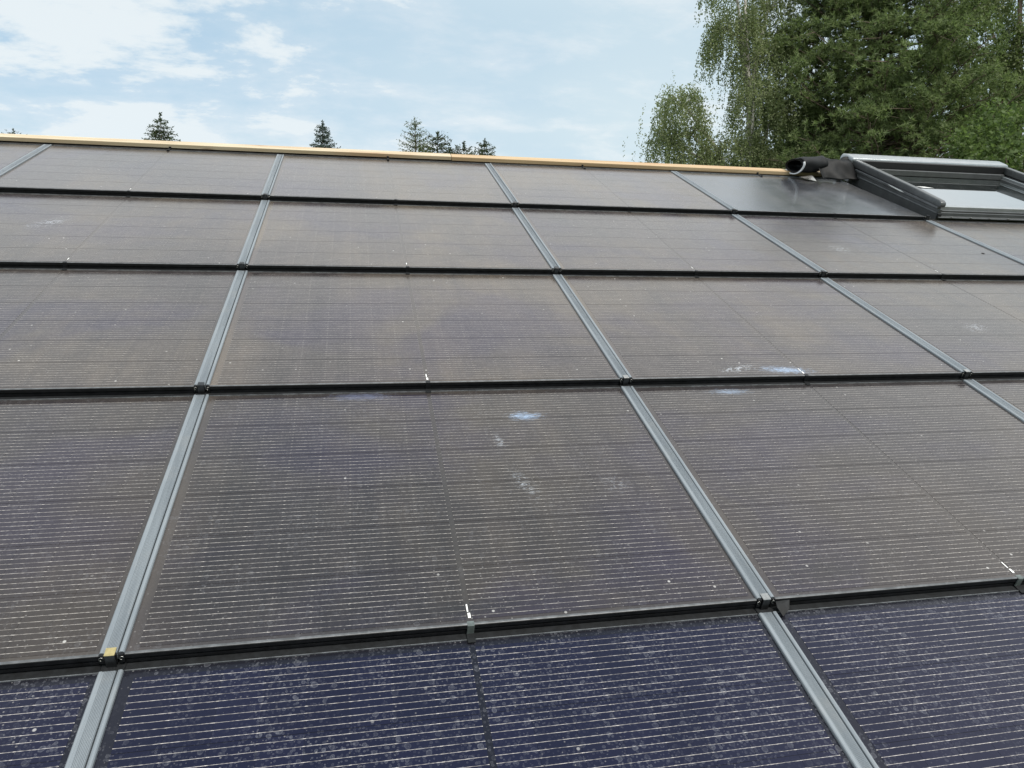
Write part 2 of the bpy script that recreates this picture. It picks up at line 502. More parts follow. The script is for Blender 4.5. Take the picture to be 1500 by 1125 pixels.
rim_me = extrude_profile('rim', [(1.1138, .0002), (1.1138, .0030), (1.1149, .0030), (1.1149, .0002)], 'x', 0.0134, PU - 0.0384,
                         simple_mat('grey_rim', (0.22, 0.23, 0.24), 0.4, 0.4, nscale=30, namp=0.4))  # lit edge of the black top rail, coloured in as a grey line
top_me = extrude_profile('top_rail', tp, 'x', 0.0132, PU - 0.0382, M_blackmat)
# small folded ends of the side rails at the lower edge
endcap_me = boxes('end_cap', [(PU - .0365, PU - .0028, -.004, .002, -.018, .0062)], M_black, 0.0008)
endcap2_me = boxes('end_cap', [(.0018, .0122, -.004, .002, -.018, .0070)], M_black, 0.0008)
joint_me = boxes('joint_seal', [(-.0365 + PU, PU + .0125, 1.1125, 1.150, -.012, .0035)], M_blackmat, 0.001)
st1 = boxes('sticker', [(-.0017, .0017, .042, .066, .0007, .0012)], M_white)
st2 = boxes('sticker', [(-.0032, .0032, .022, .038, .0007, .0012)], M_white)
curls = []
for xx in (PU - .033, PU + .0075):
    curl = Acc()
    pts = []
    for a in range(0, 300, 25):
        an = math.radians(a)
        pts.append((xx + .0045 * math.cos(an), -.0045, -.004 + .0045 * math.sin(an)))
    curl.add(*tube_arrays(pts, [.0009] * len(pts), 5))
    curls.append(curl.mesh('gasket_end', M_steel))

ORD = ['leftmost', 'second from left', 'third from left', 'fourth from left', 'fifth from left']
ROWTXT = {1: 'top row under the battens', 2: 'second row down', 3: 'third row down',
          4: 'fourth row down', 5: 'nearest row'}
VIS = {1: [-2, -1, 0, 1, 2], 2: [-1, 0, 1, 2, 3], 3: [-1, 0, 1, 2], 4: [-1, 0, 1, 2], 5: [-1, 0, 1]}
DUST = {1: 0.29, 2: 0.28, 3: 0.26, 4: 0.11, 5: 0.03}
DROP = {1: 0.03, 2: 0.05, 3: 0.12, 4: 0.25, 5: 0.55}
rng = random.Random(4)
HALF = 8 * (CW + 0.0005)
XL = 0.036
panels = {}
for row in (1, 2, 3, 4, 5):
    for c in range(-2, 4):
        if row == 1 and c == 3:
            continue            # the roof window sits here
        blank = (row == 1 and c == 2)
        dz = rng.uniform(-.0012, .0012)
        mtx = ROOF @ Matrix.Translation((c * PU, -(row - 1) * PV, dz)) @ Matrix.Rotation(-math.asin(TILT / PV), 4, 'X')
        p = link('solar_panel', None, None, mtx)
        p.empty_display_size = 0.1
        if c in VIS[row]:
            txt = ORD[VIS[row].index(c)]
            if blank:
                lab = 'plain bluish black panel without cell lines, left of the roof window'
            elif row == 5:
                lab = 'rain spotted navy solar panel, %s in the %s' % (txt, ROWTXT[row])
            elif row == 4:
                lab = 'dusty brown solar panel, %s in the %s' % (txt, ROWTXT[row])
            else:
                lab = 'dusty grey solar panel, %s in the %s' % (txt, ROWTXT[row])
        else:
            side = 'left' if c < 0 else 'right'
            lab = 'dark solar panel past the %s end of the %s%s' % (side, ROWTXT[row], ', farther one' if (row, c) == (5, 3) else '')
        tag(p, lab, 'solar panel', 'solar panels laid in rows on the roof')
        colr = (DUST[row] * rng.uniform(.85, 1.15), DROP[row], 1.0 if row == 5 else 0.0, 1)
        if blank:
            colr = (0.16, 0.0, 0.0, 1)
        lam = link('laminate', blank_me if blank else lam_me, p)
        lam.color = colr
        if not blank:
            for i in range(16):
                for j in range(6):
                    xx = XL + (i + .5) * (CW + .0005) + (0.014 if i >= 8 else 0)
                    yy = 0.0175 + (j + .5) * 0.1795
                    ce = link('cell', cell_me, p)
                    ce.location = (xx, yy, 0)
                    ce.color = colr
            xs = XL + HALF + 0.007
            if row >= 2 or c in (-1,):
                a = link('sticker', st1, p); a.location = (xs - .001, 0, 0)
                if row >= 3:
                    a = link('sticker', st2, p); a.location = (xs + .001, 0, 0)
        if not blank:
            link('right_rail', right_me, p)
        link('left_rail', left_me, p)
        link('bottom_rail', bottom_me, p)
        link('edge_trim', lip_me, p)
        link('rim', rim_me, p)
        link('top_rail', top_me, p)
        link('end_cap', endcap_me, p)
        link('end_cap', endcap2_me, p)
        link('joint_seal', joint_me, p)
        for cm_ in curls:
            link('gasket_end', cm_, p)
        panels[(row, c)] = p

# ------------------------------------------------------------------ hooks and clips
hook_front = boxes('hook_plate', [(-.0105, .0105, -.0085, -.0055, -.0245, .0100)], M_darksteel, 0.0008)
hook_tops = {k: boxes('hook_top', [(-.0105, .0105, -.0085, .0130, .0102, .0124)], m, 0.0006)
             for k, m in (('dark', M_darksteel), ('steel', M_steel), ('brass', M_yellowcatch))}
hook_leg = boxes('hook_leg', [(-.0075, .0075, -.034, -.006, -.0262, -.0240)], M_darksteel, 0.0006)
RAIL = {-1: 'the far left rail', 0: 'the long left rail', 1: 'the middle rail', 2: 'the right rail', 3: 'the rail below the window'}
GAP = {1: 'first dark gap down', 2: 'second dark gap down', 3: 'third dark gap down', 4: 'nearest dark gap'}
for row in (1, 2, 3, 4):
    for c in range(-1, 4):
        if row == 1 and c == 3:
            kind = 'dark'
        kind = 'dark'
        if row == 4: kind = 'brass' if c == 0 else 'steel'
        if row == 3 and c in (1, 2): kind = 'steel'
        mtx = ROOF @ Matrix.Translation((c * PU - .0145, -(row - 1) * PV, 0.0))
        h = link('roof_hook', None, None, mtx)
        h.empty_display_size = .03
        adj = {'dark': 'dark bent hook', 'steel': 'bright topped hook', 'brass': 'yellowish topped hook'}[kind]
        tag(h, '%s where %s crosses the %s' % (adj, RAIL[c], GAP[row]), 'roof hook', 'metal hooks at the rail crossings')
        link('hook_plate', hook_front, h)
        link('hook_top', hook_tops[kind], h)
        link('hook_leg', hook_leg, h)

clip_b = boxes('clip_body', [(-.0085, .0085, -.0042, -.0008, -.0235, .0042), (-.0085, .0085, -.0030, .0105, .0022, .0042)], M_black, 0.0008)
clip_l = boxes('clip_body', [(-.0085, .0085, -.0042, -.0008, -.0235, .0042), (-.0085, .0085, -.0030, .0105, .0022, .0042)],
               simple_mat('greenish_grey_clip', (0.12, 0.14, 0.135), 0.4, 0.3, nscale=80), 0.0008)
clip_f = boxes('clip_foot', [(-.0100, .0100, -.030, -.004, -.0240, -.0218)], M_blackmat, 0.0008)
for row in (1, 2, 3, 4):
    for c in VIS[row]:
        if (row, c) in ((1, -2), (4, 2)):
            continue
        p = panels[(row, c)]
        mtx = ROOF @ Matrix.Translation((c * PU + XL + HALF + .008, -(row - 1) * PV, 0.0))
        k = link('panel_clip', None, None, mtx)
        k.empty_display_size = .03
        body = ('greenish grey' if row == 4 else 'black')
        tag(k, '%s clip on lower edge of the %s panel, %s' % (body, ORD[VIS[row].index(c)], ROWTXT[row]), 'clip', 'clips on the lower panel edges')
        link('clip_body', clip_l if row == 4 else clip_b, k)
        link('clip_foot', clip_f, k)
ridge_clip = boxes('ridge_clip', [(-.0080, .0080, -.020, .060, .000, .004), (-.0080, .0080, -.022, -.018, -.010, .010), (-.008, .008, .052, .058, -.02, .014)], M_black, 0.0008)
for c, w in ((-1, 'leftmost whole'), (0, 'second whole'), (1, 'third whole'), (2, 'plain bluish')):
    k = link('ridge_clip', ridge_clip, None, ROOF @ Matrix.Translation((c * PU + XL + HALF + .008, 1.108, -.024)))
    tag(k, 'black clip holding the upper edge of the %s panel under the batten' % w, 'clip', 'clips along the ridge')

# loose bent corner of black gasket at the near crossing
fl = mesh_from('gasket_flap', [(0, 0, .004), (.040, .002, .004), (.030, -.020, -.004), (.008, -.034, -.014), (0, -.012, -.004),
                               (0, 0, .0025), (.040, .002, .0025), (.030, -.020, -.0055), (.008, -.034, -.0155), (0, -.012, -.0055)],
               [(0, 1, 2, 3, 4), (9, 8, 7, 6, 5), (0, 5, 6, 1), (1, 6, 7, 2), (2, 7, 8, 3), (3, 8, 9, 4), (4, 9, 5, 0)], M_blackmat)
tag(link('gasket_flap', fl, None, ROOF @ Matrix.Translation((PU + .013, -3 * PV - .006, -.004))),
    'loose bent flap of black gasket beside the near crossing of the middle rail', 'flap')

# cut cable tie left lying on a panel
acc = Acc()
acc.add(*tube_arrays([(0, 0, 0), (.02, -.010, .0015), (.05, -.030, .001), (.085, -.046, .002), (.10, -.048, .001)], [.0045, .005, .0035, .003, .002], 6))
acc.add(*tube_arrays([(-.006, .006, 0), (.000, .002, .004), (.012, -.004, .004)], [.005, .0065, .006], 6))
ct = acc.mesh('cable_tie', M_blackmat)
tag(link('cable_tie', ct, None, ROOF @ Matrix.Translation((4.44, -.735, -.014))), 'short cut end of black cable tie lying on the panel below the roof window', 'cable tie')


# ------------------------------------------------------------------ timber battens on the ridge
def wood_mat(name, c1, c2):
    m = bpy.data.materials.new(name)
    m.use_nodes = True
    t = NT(m.node_tree)
    c = t.n('ShaderNodeTexCoord').outputs['Object']
    g = t.noise(t.map(c, sc=(1.2, 34, 34)), 1.0, 5, 0.6, 0.7)
    b = t.noise(t.map(c, sc=(0.9, 5, 5)), 1.0, 3)
    col = t.mix(t.ss(g, 0.30, 0.68), c1, c2)
    col = t.mix(t.m('MULTIPLY', t.ss(b, 0.45, 0.70), 0.6), col, (0.36, 0.20, 0.10))
    v = t.n('ShaderNodeTexVoronoi', {'Vector': t.map(c, sc=(2.6, 8, 8)), 'Scale': 1.0})
    vc = t.n('ShaderNodeSeparateColor', {0: v.outputs['Color']})
    kn = t.m('MULTIPLY', t.ss(v.outputs['Distance'], 0.24, 0.10), t.ss(vc.outputs[0], 0.45, 0.5))
    col = t.mix(t.m('MULTIPLY', kn, 0.75), col, (0.14, 0.06, 0.025))
    bs = t.n('ShaderNodeBsdfPrincipled', {'Base Color': col, 'Roughness': 0.62, 'Specular IOR Level': 0.35})
    t.put(bs.inputs['Normal'], t.n('ShaderNodeBump', {'Height': g, 'Strength': 0.25, 'Distance': 0.002}).outputs[0])
    t.n('ShaderNodeOutputMaterial', {0: bs.outputs[0]})
    return m


M_pine1 = wood_mat('pale_spruce_timber', (0.43, 0.335, 0.21), (0.56, 0.485, 0.35))
M_pine2 = wood_mat('orange_spruce_timber', (0.39, 0.27, 0.15), (0.52, 0.39, 0.235))
b1 = boxes('timber_batten', [(-4.4, 1.246, 1.170, 1.265, -.022, .006)], M_pine1, 0.002)
b2 = boxes('timber_batten', [(1.250, 4.62, 1.170, 1.265, -.025, .005)], M_pine2, 0.002)
tag(link('timber_batten', b1, None, ROOF), 'pale timber batten along the left of the ridge', 'batten', 'battens along the ridge')
tag(link('timber_batten', b2, None, ROOF), 'orange tinted timber batten along the right of the ridge up to the roof window', 'batten', 'battens along the ridge')
pk = boxes('ridge_board', [(-4.4, 4.62, 1.180, 1.232, -.0745, -.0275)], M_blackmat)
tag(link('ridge_board', pk, None, ROOF), 'black strip under the timber battens above the top panel row', 'strip')

# ------------------------------------------------------------------ roof window
M_cladding = simple_mat('grey_window_cladding', (0.115, 0.12, 0.122), 0.34, 0.45, nscale=14, namp=0.12)
M_trim = simple_mat('window_trim', (0.17, 0.175, 0.18), 0.32, 0.5, nscale=14, namp=0.15)
M_clad_light = simple_mat('light_window_cladding', (0.36, 0.38, 0.39), 0.30, 0.6, nscale=14, namp=0.08)
M_gasket_shade = simple_mat('window_gasket', (0.006, 0.006, 0.007), 0.6, nscale=30)


def glass_mat():
    m = bpy.data.materials.new('coated_window_glass')
    m.use_nodes = True
    t = NT(m.node_tree)
    c = t.n('ShaderNodeTexCoord').outputs['Object']
    n = t.noise(c, 9, 4, 0.6)
    f = t.noise(c, 220, 3, 0.6)
    dust = t.m('MULTIPLY', t.m('MULTIPLY', t.ss(n, 0.35, 0.7), t.ss(f, 0.45, 0.65)), 0.35)
    g = t.n('ShaderNodeBsdfPrincipled', {'Base Color': t.mix(dust, (0.015, 0.02, 0.02), (0.25, 0.25, 0.24)), 'IOR': 2.6,
            'Roughness': t.m('ADD', 0.02, t.m('MULTIPLY', dust, 0.25)), 'Coat Weight': 1.0, 'Coat Roughness': 0.02, 'Coat IOR': 2.0})
    t.n('ShaderNodeOutputMaterial', {0: g.outputs[0]})
    return m


M_glass = glass_mat()
WX, WY = 4.70, 0.045
WW, WH = 1.54, 1.27
win = link('roof_window', None, None, ROOF @ Matrix.Translation((WX, WY, 0)))
tag(win, 'grey metal clad roof window with bright reflecting pane, right end of the ridge', 'roof window')
wf_ = lambda name, lst, mat, bev=0.0, seg=1, lab=None: tag(link(name, boxes(name, lst, mat, bev, seg), win), lab)
# fixed outer frame: stepped sides down to the roof
wf_('frame', [(0, .035, 0, WH - .05, -.06, .045), (WW - .035, WW, 0, WH - .05, -.06, .045),
              (.036, WW - .036, WH - .10, WH - .05, -.06, .05), (.036, WW - .036, .012, .05, -.06, .020)], M_cladding, 0.003)
wf_('frame_trim', [(-.006, .028, .01, WH - .09, .0455, .066), (WW - .028, WW + .006, .01, WH - .09, .0455, .066)], M_trim, 0.003)
wf_('frame_lip', [(-.004, .0, .012, WH - .08, .010, .020), (WW, WW + .004, .012, WH - .08, .010, .020)], M_trim, 0.0015)
wf_('seal_line', [(-.0035, .030, .02, WH - .12, .0665, .0735), (WW - .03, WW + .0035, .02, WH - .12, .0665, .0735)], M_gasket_shade)


def cover(name, xa, xb, mat):
    # rounded sash side cover: tall at the top, falling to a rounded nose at the lower end
    prof = [(0.000, .060), (-.010, .066), (-.014, .080), (-.008, .098), (.016, .108), (.30, .119), (WH - .17, .134), (WH - .16, .076), (.30, .068)]
    return link(name, extrude_profile(name, prof, 'x', xa, xb, mat), win)


def bevel_obj(o, w, seg=3):
    bm = bmesh.new(); bm.from_mesh(o.data)
    bmesh.ops.bevel(bm, geom=[e for e in bm.edges if e.calc_face_angle(0) > 0.6], offset=w, segments=seg, affect='EDGES', profile=0.5)
    bm.to_mesh(o.data); bm.free(); o.data.shade_smooth()


for xa, xb in ((-.008, .038), (WW - .038, WW + .008)):
    o = cover('sash_cover', xa, xb, M_cladding)
    bevel_obj(o, .006, 3)
# top hood
hp = [(WH - .155, .092), (WH - .155, .136), (WH - .140, .148), (WH - .04, .154), (WH + .01, .146), (WH + .03, .120), (WH + .03, -.04), (WH - .01, -.04), (WH - .01, .092)]
hood = link('hood', extrude_profile('hood', hp, 'x', -.018, WW + .018, M_clad_light), win)
bevel_obj(hood, .010, 3)
wf_('hood_lining', [(.047, WW - .047, WH - .190, WH - .156, .030, .132)], M_gasket_shade, 0.002)  # black block standing in for the deep shadow below the hood
wf_('top_sash_rail', [(.047, WW - .047, WH - .215, WH - .191, .028, .075)], M_cladding, 0.003)
wf_('inner_reveal', [(.0465, .066, .085, WH - .216, .024, .062), (WW - .066, WW - .0465, .085, WH - .216, .024, .062)], M_clad_light, 0.003)
wf_('glazing_bead', [(.0665, .080, .085, WH - .216, .024, .040), (WW - .080, WW - .0665, .085, WH - .216, .024, .040)], M_cladding, 0.002)
wf_('pane', [(.0805, WW - .0805, .085, WH - .216, .018, .026)], M_glass)
wf_('bottom_sash_rail', [(.047, WW - .047, .040, .0845, .020, .056)], M_clad_light, 0.004, 2)
wf_('bottom_cover', [(.040, WW - .040, .022, .0395, .0205, .034)], M_cladding, 0.003)
wf_('sill_flashing', [(.002, WW - .002, -.030, .0115, -.012, -.004)], M_cladding, 0.002)
for i in range(6):
    xx = .10 + i * .165
    wf_('flashing_fold', [(xx, xx + .016, -.034, -.026, -.0035, .002)], M_steel, 0.001)
wf_('hinge', [(-.010, .036, WH - .185, WH - .150, .090, .128)], M_cladding, 0.004, lab='stepped hinge block at the upper end of the window side')
wf_('corner_bracket', [(-.040, -.004, WH - .225, WH - .205, -.05, .030), (-.034, -.008, WH - .235, WH - .226, -.01, .045)], M_steel, 0.003, lab='shiny bare metal bracket')
wf_('corner_tab', [(-.004, .030, -.016, -.001, -.012, .018)], M_darksteel, 0.002)
# scuffed bare spot on the left side
sc = mesh_from('scuff', [(-.0068, .40, .055), (-.0068, .44, .061), (-.0068, .50, .062), (-.0068, .60, .064), (-.0068, .60, .060), (-.0068, .50, .053), (-.0068, .43, .052)],
               [(0, 1, 2, 5, 6), (2, 3, 4, 5)], M_white)
tag(link('scuff', sc, win), 'white scuff on the grey window side')
pm = mesh_from('glass_label', [(.35, .72, .0266), (.43, .72, .0266), (.50, .685, .0266), (.40, .69, .0266)], [(0, 1, 2, 3)], M_white)
tag(link('glass_label', pm, win), 'scrap of white label on the glass')

# strip of roof between window and the next rail
fl2 = boxes('flashing', [(WX + WW + .01, WX + WW + 1.2, 0.0, 1.2, -.05, -.03)], M_cladding)
tag(link('flashing', fl2, None, ROOF), 'grey flashing sheet right of the roof window', 'flashing')

# ------------------------------------------------------------------ rolled black membrane beside the window
M_mem = simple_mat('black_membrane', (0.006, 0.0063, 0.0066), 0.62, nscale=18, namp=0.3, bump=0.3, spec=0.25)
M_memwhite = simple_mat('white_membrane_back', (0.72, 0.73, 0.74), 0.6, nscale=30, namp=0.08)
roll = link('membrane_roll', None, None, ROOF @ Matrix.Translation((4.13, 1.13, .066)) @ Matrix.Rotation(math.radians(20), 4, 'Z'))
tag(roll, 'rolled up black membrane with white edge, lying at the ridge left of the roof window', 'membrane')
# spiral sheet: axis = local x, flattened section in y,z
NT_, NA = 14, 58
vs, fs = [], []
rr = random.Random(2)
for i in range(NT_):
    x = .30 * i / (NT_ - 1)
    for a in range(NA):
        th = 2 * math.pi * 2.2 * a / (NA - 1) + 1.9
        r = 1.0 - 0.13 * a / (NA - 1) * 2.2
        wob = 1 + .05 * math.sin(3 * th + x * 9) + .03 * math.sin(x * 31 + th)
        yy, z_ = .138 * r * math.cos(th) * wob, .066 * r * math.sin(th) * wob
        ct_, st_ = math.cos(-.30), math.sin(-.30)
        vs.append((x + .05 * (yy / .1) * 0.6, yy * ct_ - z_ * st_, yy * st_ + z_ * ct_ + .006 * math.sin(x * 24)))
for i in range(NT_ - 1):
    for a in range(NA - 1):
        fs.append((i * NA + a, i * NA + a + 1, (i + 1) * NA + a + 1, (i + 1) * NA + a))
me = mesh_from('rolled_sheet', vs, fs, M_mem, True)
bm = bmesh.new(); bm.from_mesh(me)
bmesh.ops.solidify(bm, geom=bm.faces[:], thickness=.004)
bm.to_mesh(me); bm.free()
link('rolled_sheet', me, roll)
# white underside showing on the outer turn of the rim
ev, ef = [], []
for a in range(22):
    th = 2.75 + 3.1 * a / 21
    for s_ in (0.885, 1.03):
        for xo in (-.004, .004):
            wob = 1 + .05 * math.sin(3 * th)
            yy, z_ = .138 * s_ * math.cos(th) * wob, .066 * s_ * math.sin(th) * wob
            ct_, st_ = math.cos(-.30), math.sin(-.30)
            ev.append((xo - .003 + .03 * (yy / .1), yy * ct_ - z_ * st_, yy * st_ + z_ * ct_))
for a in range(21):
    k = a * 4
    ef += [(k, k + 2, k + 6, k + 4), (k + 1, k + 5, k + 7, k + 3), (k, k + 4, k + 5, k + 1), (k + 2, k + 3, k + 7, k + 6)]
link('white_edge', mesh_from('white_edge', ev, ef, M_memwhite, True), roll)
# loose wrinkled apron between the roll and the window
gv, gf = [], []
GX, GY = 34, 22
for i in range(GX):
    for j in range(GY):
        u, v = i / (GX - 1), j / (GY - 1)
        x = .16 + .42 * u
        y = -.20 + .20 * v - .11 * u + .02 * math.sin(u * 9)
        prof = math.sin(min(1, v * 1.25) * math.pi * .55)
        z = -.075 + (.105 + .025 * u) * prof ** 1.3
        z += .014 * math.sin(u * 9 + v * 5) * v + .008 * abs(math.sin(u * 13 - v * 7)) * v + .009 * math.sin(v * 8 + u * 3) * (1 - v)
        gv.append((x, y + .018 * math.sin(u * 14 + 2 * v), z))
for i in range(GX - 1):
    for j in range(GY - 1):
        gf.append((i * GY + j, i * GY + j + 1, (i + 1) * GY + j + 1, (i + 1) * GY + j))
me = mesh_from('loose_sheet', gv, gf, M_mem, True)
bm = bmesh.new(); bm.from_mesh(me)
bmesh.ops.solidify(bm, geom=bm.faces[:], thickness=.004)
bm.to_mesh(me); bm.free()
link('loose_sheet', me, roll)
tri = mesh_from('foil_corner', [(-.03, -.10, -.065), (.10, -.125, -.055), (.09, -.19, -.085), (.02, -.155, -.075),
                                (-.03, -.10, -.068), (.10, -.125, -.058), (.09, -.19, -.088), (.02, -.155, -.078)],
                [(0, 1, 2, 3), (7, 6, 5, 4), (0, 4, 5, 1), (1, 5, 6, 2), (2, 6, 7, 3), (3, 7, 4, 0)], M_steel)
tag(link('foil_corner', tri, roll), 'grey foil corner')


# ------------------------------------------------------------------ trees
def leaf_mat(name, dark, light, trans=0.35, rough=0.55):
    m = bpy.data.materials.new(name)
    m.use_nodes = True
    t = NT(m.node_tree)
    geo = t.n('ShaderNodeNewGeometry')
    c = t.n('ShaderNodeTexCoord').outputs['Object']
    n = t.noise(c, 2.3, 4, 0.65)
    f = t.m('ADD', t.m('MULTIPLY', geo.outputs['Random Per Island'], 0.45), t.m('MULTIPLY', t.ss(n, 0.35, 0.66), 0.65), clamp=True)
    col = t.mix(f, dark, light)
    b = t.n('ShaderNodeBsdfPrincipled', {'Base Color': col, 'Roughness': rough, 'Specular IOR Level': 0.3})
    tr = t.n('ShaderNodeBsdfTranslucent', {'Color': t.mix(0.5, col, (0.14, 0.22, 0.045))})
    mx = t.n('ShaderNodeMixShader', {0: trans, 1: b.outputs[0], 2: tr.outputs[0]})
    t.n('ShaderNodeOutputMaterial', {0: mx.outputs[0]})
    return m


M_birchleaf = leaf_mat('birch_leaf', (0.160, 0.200, 0.095), (0.330, 0.365, 0.190), 0.55)
M_pineneedle = leaf_mat('pine_needle', (0.092, 0.128, 0.056), (0.260, 0.320, 0.140), 0.5)
M_spruce = leaf_mat('spruce_needle', (0.022, 0.036, 0.018), (0.055, 0.075, 0.035), 0.15)
M_bluespruce = leaf_mat('blue_spruce_needle', (0.035, 0.055, 0.048), (0.085, 0.115, 0.105), 0.15)
M_larch = leaf_mat('larch_needle', (0.055, 0.080, 0.028), (0.110, 0.135, 0.050), 0.30)
M_alder = leaf_mat('broad_leaf', (0.060, 0.100, 0.034), (0.155, 0.215, 0.070), 0.5)
M_darkleaf = leaf_mat('dark_drooping_leaf', (0.058, 0.090, 0.036), (0.165, 0.195, 0.078), 0.45)
M_bark = simple_mat('brown_bark', (0.10, 0.075, 0.055), 0.9, nscale=9, namp=0.4)
M_birchbark = simple_mat('birch_bark', (0.42, 0.40, 0.37), 0.8, nscale=5, namp=0.55)


def rand_unit(rg, n):
    v = rg.normal(size=(n, 3))
    return v / np.linalg.norm(v, axis=1)[:, None]


def perp(d, rg):
    r = rand_unit(rg, len(d))
    a = np.cross(d, r)
    return a / (np.linalg.norm(a, axis=1)[:, None] + 1e-9)


def blades(name, P, Dv, L, Wd, mat, rg, quad=True):
    """thin leaf faces: P base points, Dv unit directions, L lengths, Wd widths -> one mesh"""
    n = len(P)
    a = perp(Dv, rg)
    L = np.broadcast_to(np.asarray(L, float), (n,))[:, None]
    Wd = np.broadcast_to(np.asarray(Wd, float), (n,))[:, None]
    if quad:
        V = np.stack([P, P + Dv * L * .5 + a * Wd * .5, P + Dv * L, P + Dv * L * .5 - a * Wd * .5], 1).reshape(-1, 3)
        k = 4
    else:
        V = np.stack([P - a * Wd * .5, P + a * Wd * .5, P + Dv * L], 1).reshape(-1, 3)
        k = 3
    me = bpy.data.meshes.new(name)
    me.vertices.add(len(V))
    me.vertices.foreach_set('co', V.astype(np.float32).ravel())
    me.loops.add(n * k)
    me.loops.foreach_set('vertex_index', np.arange(n * k, dtype=np.int32))
    me.polygons.add(n)
    me.polygons.foreach_set('loop_start', np.arange(0, n * k, k, dtype=np.int32))
    me.update(calc_edges=True)
    me.materials.append(mat)
    return me


def norm(v):
    return v / (np.linalg.norm(v, axis=-1, keepdims=True) + 1e-9)


def tree_root(name, loc, label, cat='tree', group=None):
    r = link(name, None)
    r.location = loc
    return tag(r, label, cat, group)


def conifer(name, loc, H, r_base, label, mat, seed, z0=1.0, detail=1.0, droop=0.25, needle=.10, top_pow=1.0, group=None, up=0.0, sparse=1.0):
    """spruce-like tree: whorls of branches carrying flat sprays of needles"""
    rg = np.random.default_rng(seed)
    root = tree_root(name, loc, label, group=group)
    acc = Acc()
    acc.add(*tube_arrays([(0, 0, 0), (0, 0, H * .5), (0, 0, H * .98)], [H * .014 + .04, H * .008 + .02, .012], 8))
    Ps, Ds = [], []
    z = z0
    while z < H * .985:
        t = (H - z) / (H - z0)
        rad = r_base * t ** top_pow
        dense = detail * (0.35 if z < H - 7 else 1.0)
        nb = max(3, int(rg.integers(5, 8)))
        a0 = rg.uniform(0, 6.28)
        for b in range(nb):
            an = a0 + 6.28 * b / nb + rg.uniform(-.3, .3)
            ln = rad * rg.uniform(.65, 1.12) + .08
            dirh = np.array([math.cos(an), math.sin(an), 0])
            m = max(4, int(ln / .10 * dense))
            s = (np.arange(m) + rg.uniform(.2, .8, m)) / m
            zc = z + up * ln * s - droop * ln * s + droop * .9 * ln * s ** 2.2
            pts = dirh[None] * (ln * s)[:, None]
            pts[:, 2] += zc
            if ln > .5:
                acc.add(*tube_arrays([(0, 0, z), tuple(dirh * ln * .5 + np.array([0, 0, z + (up - droop) * .5 * ln + droop * .2 * ln])), tuple(pts[-1])], [.022, .014, .004], 4))
            for k in range(m):
                wln = (0.20 + .55 * (1 - s[k])) * min(ln, 1.3) * .55
                side = np.array([-dirh[1], dirh[0], 0])
                nn = max(3, int(wln / .035 * dense))
                for sg in (-1, 1):
                    q = rg.uniform(0, 1, nn)
                    base = pts[k] + (side * sg * .85 + dirh * .5)[None] * (wln * q)[:, None]
                    base[:, 2] -= .10 * wln * q
                    base += rg.normal(0, .018, (nn, 3))
                    d = norm((side * sg * .8 + dirh * .6)[None] + rg.normal(0, .55, (nn, 3)))
                    keep = rg.uniform(0, 1, nn) < sparse
                    Ps.append(base[keep]); Ds.append(d[keep])
        z += rg.uniform(.22, .34) * (1 if z > H - 7 else 2.0)
    P = np.concatenate(Ps); Dv = np.concatenate(Ds)
    # leader
    q = rg.uniform(H - .5, H, 60)
    P = np.concatenate([P, np.stack([q * 0, q * 0, q], 1)]); Dv = np.concatenate([Dv, norm(rg.normal(0, .6, (60, 3)) + np.array([0, 0, .8]))])
    L = needle * rg.uniform(.7, 1.3, len(P))
    me = blades('crown', P, Dv, L, needle * .34, mat, rg)
    link('trunk', acc.mesh('trunk', M_bark), root)
    link('crown', me, root)
    return root


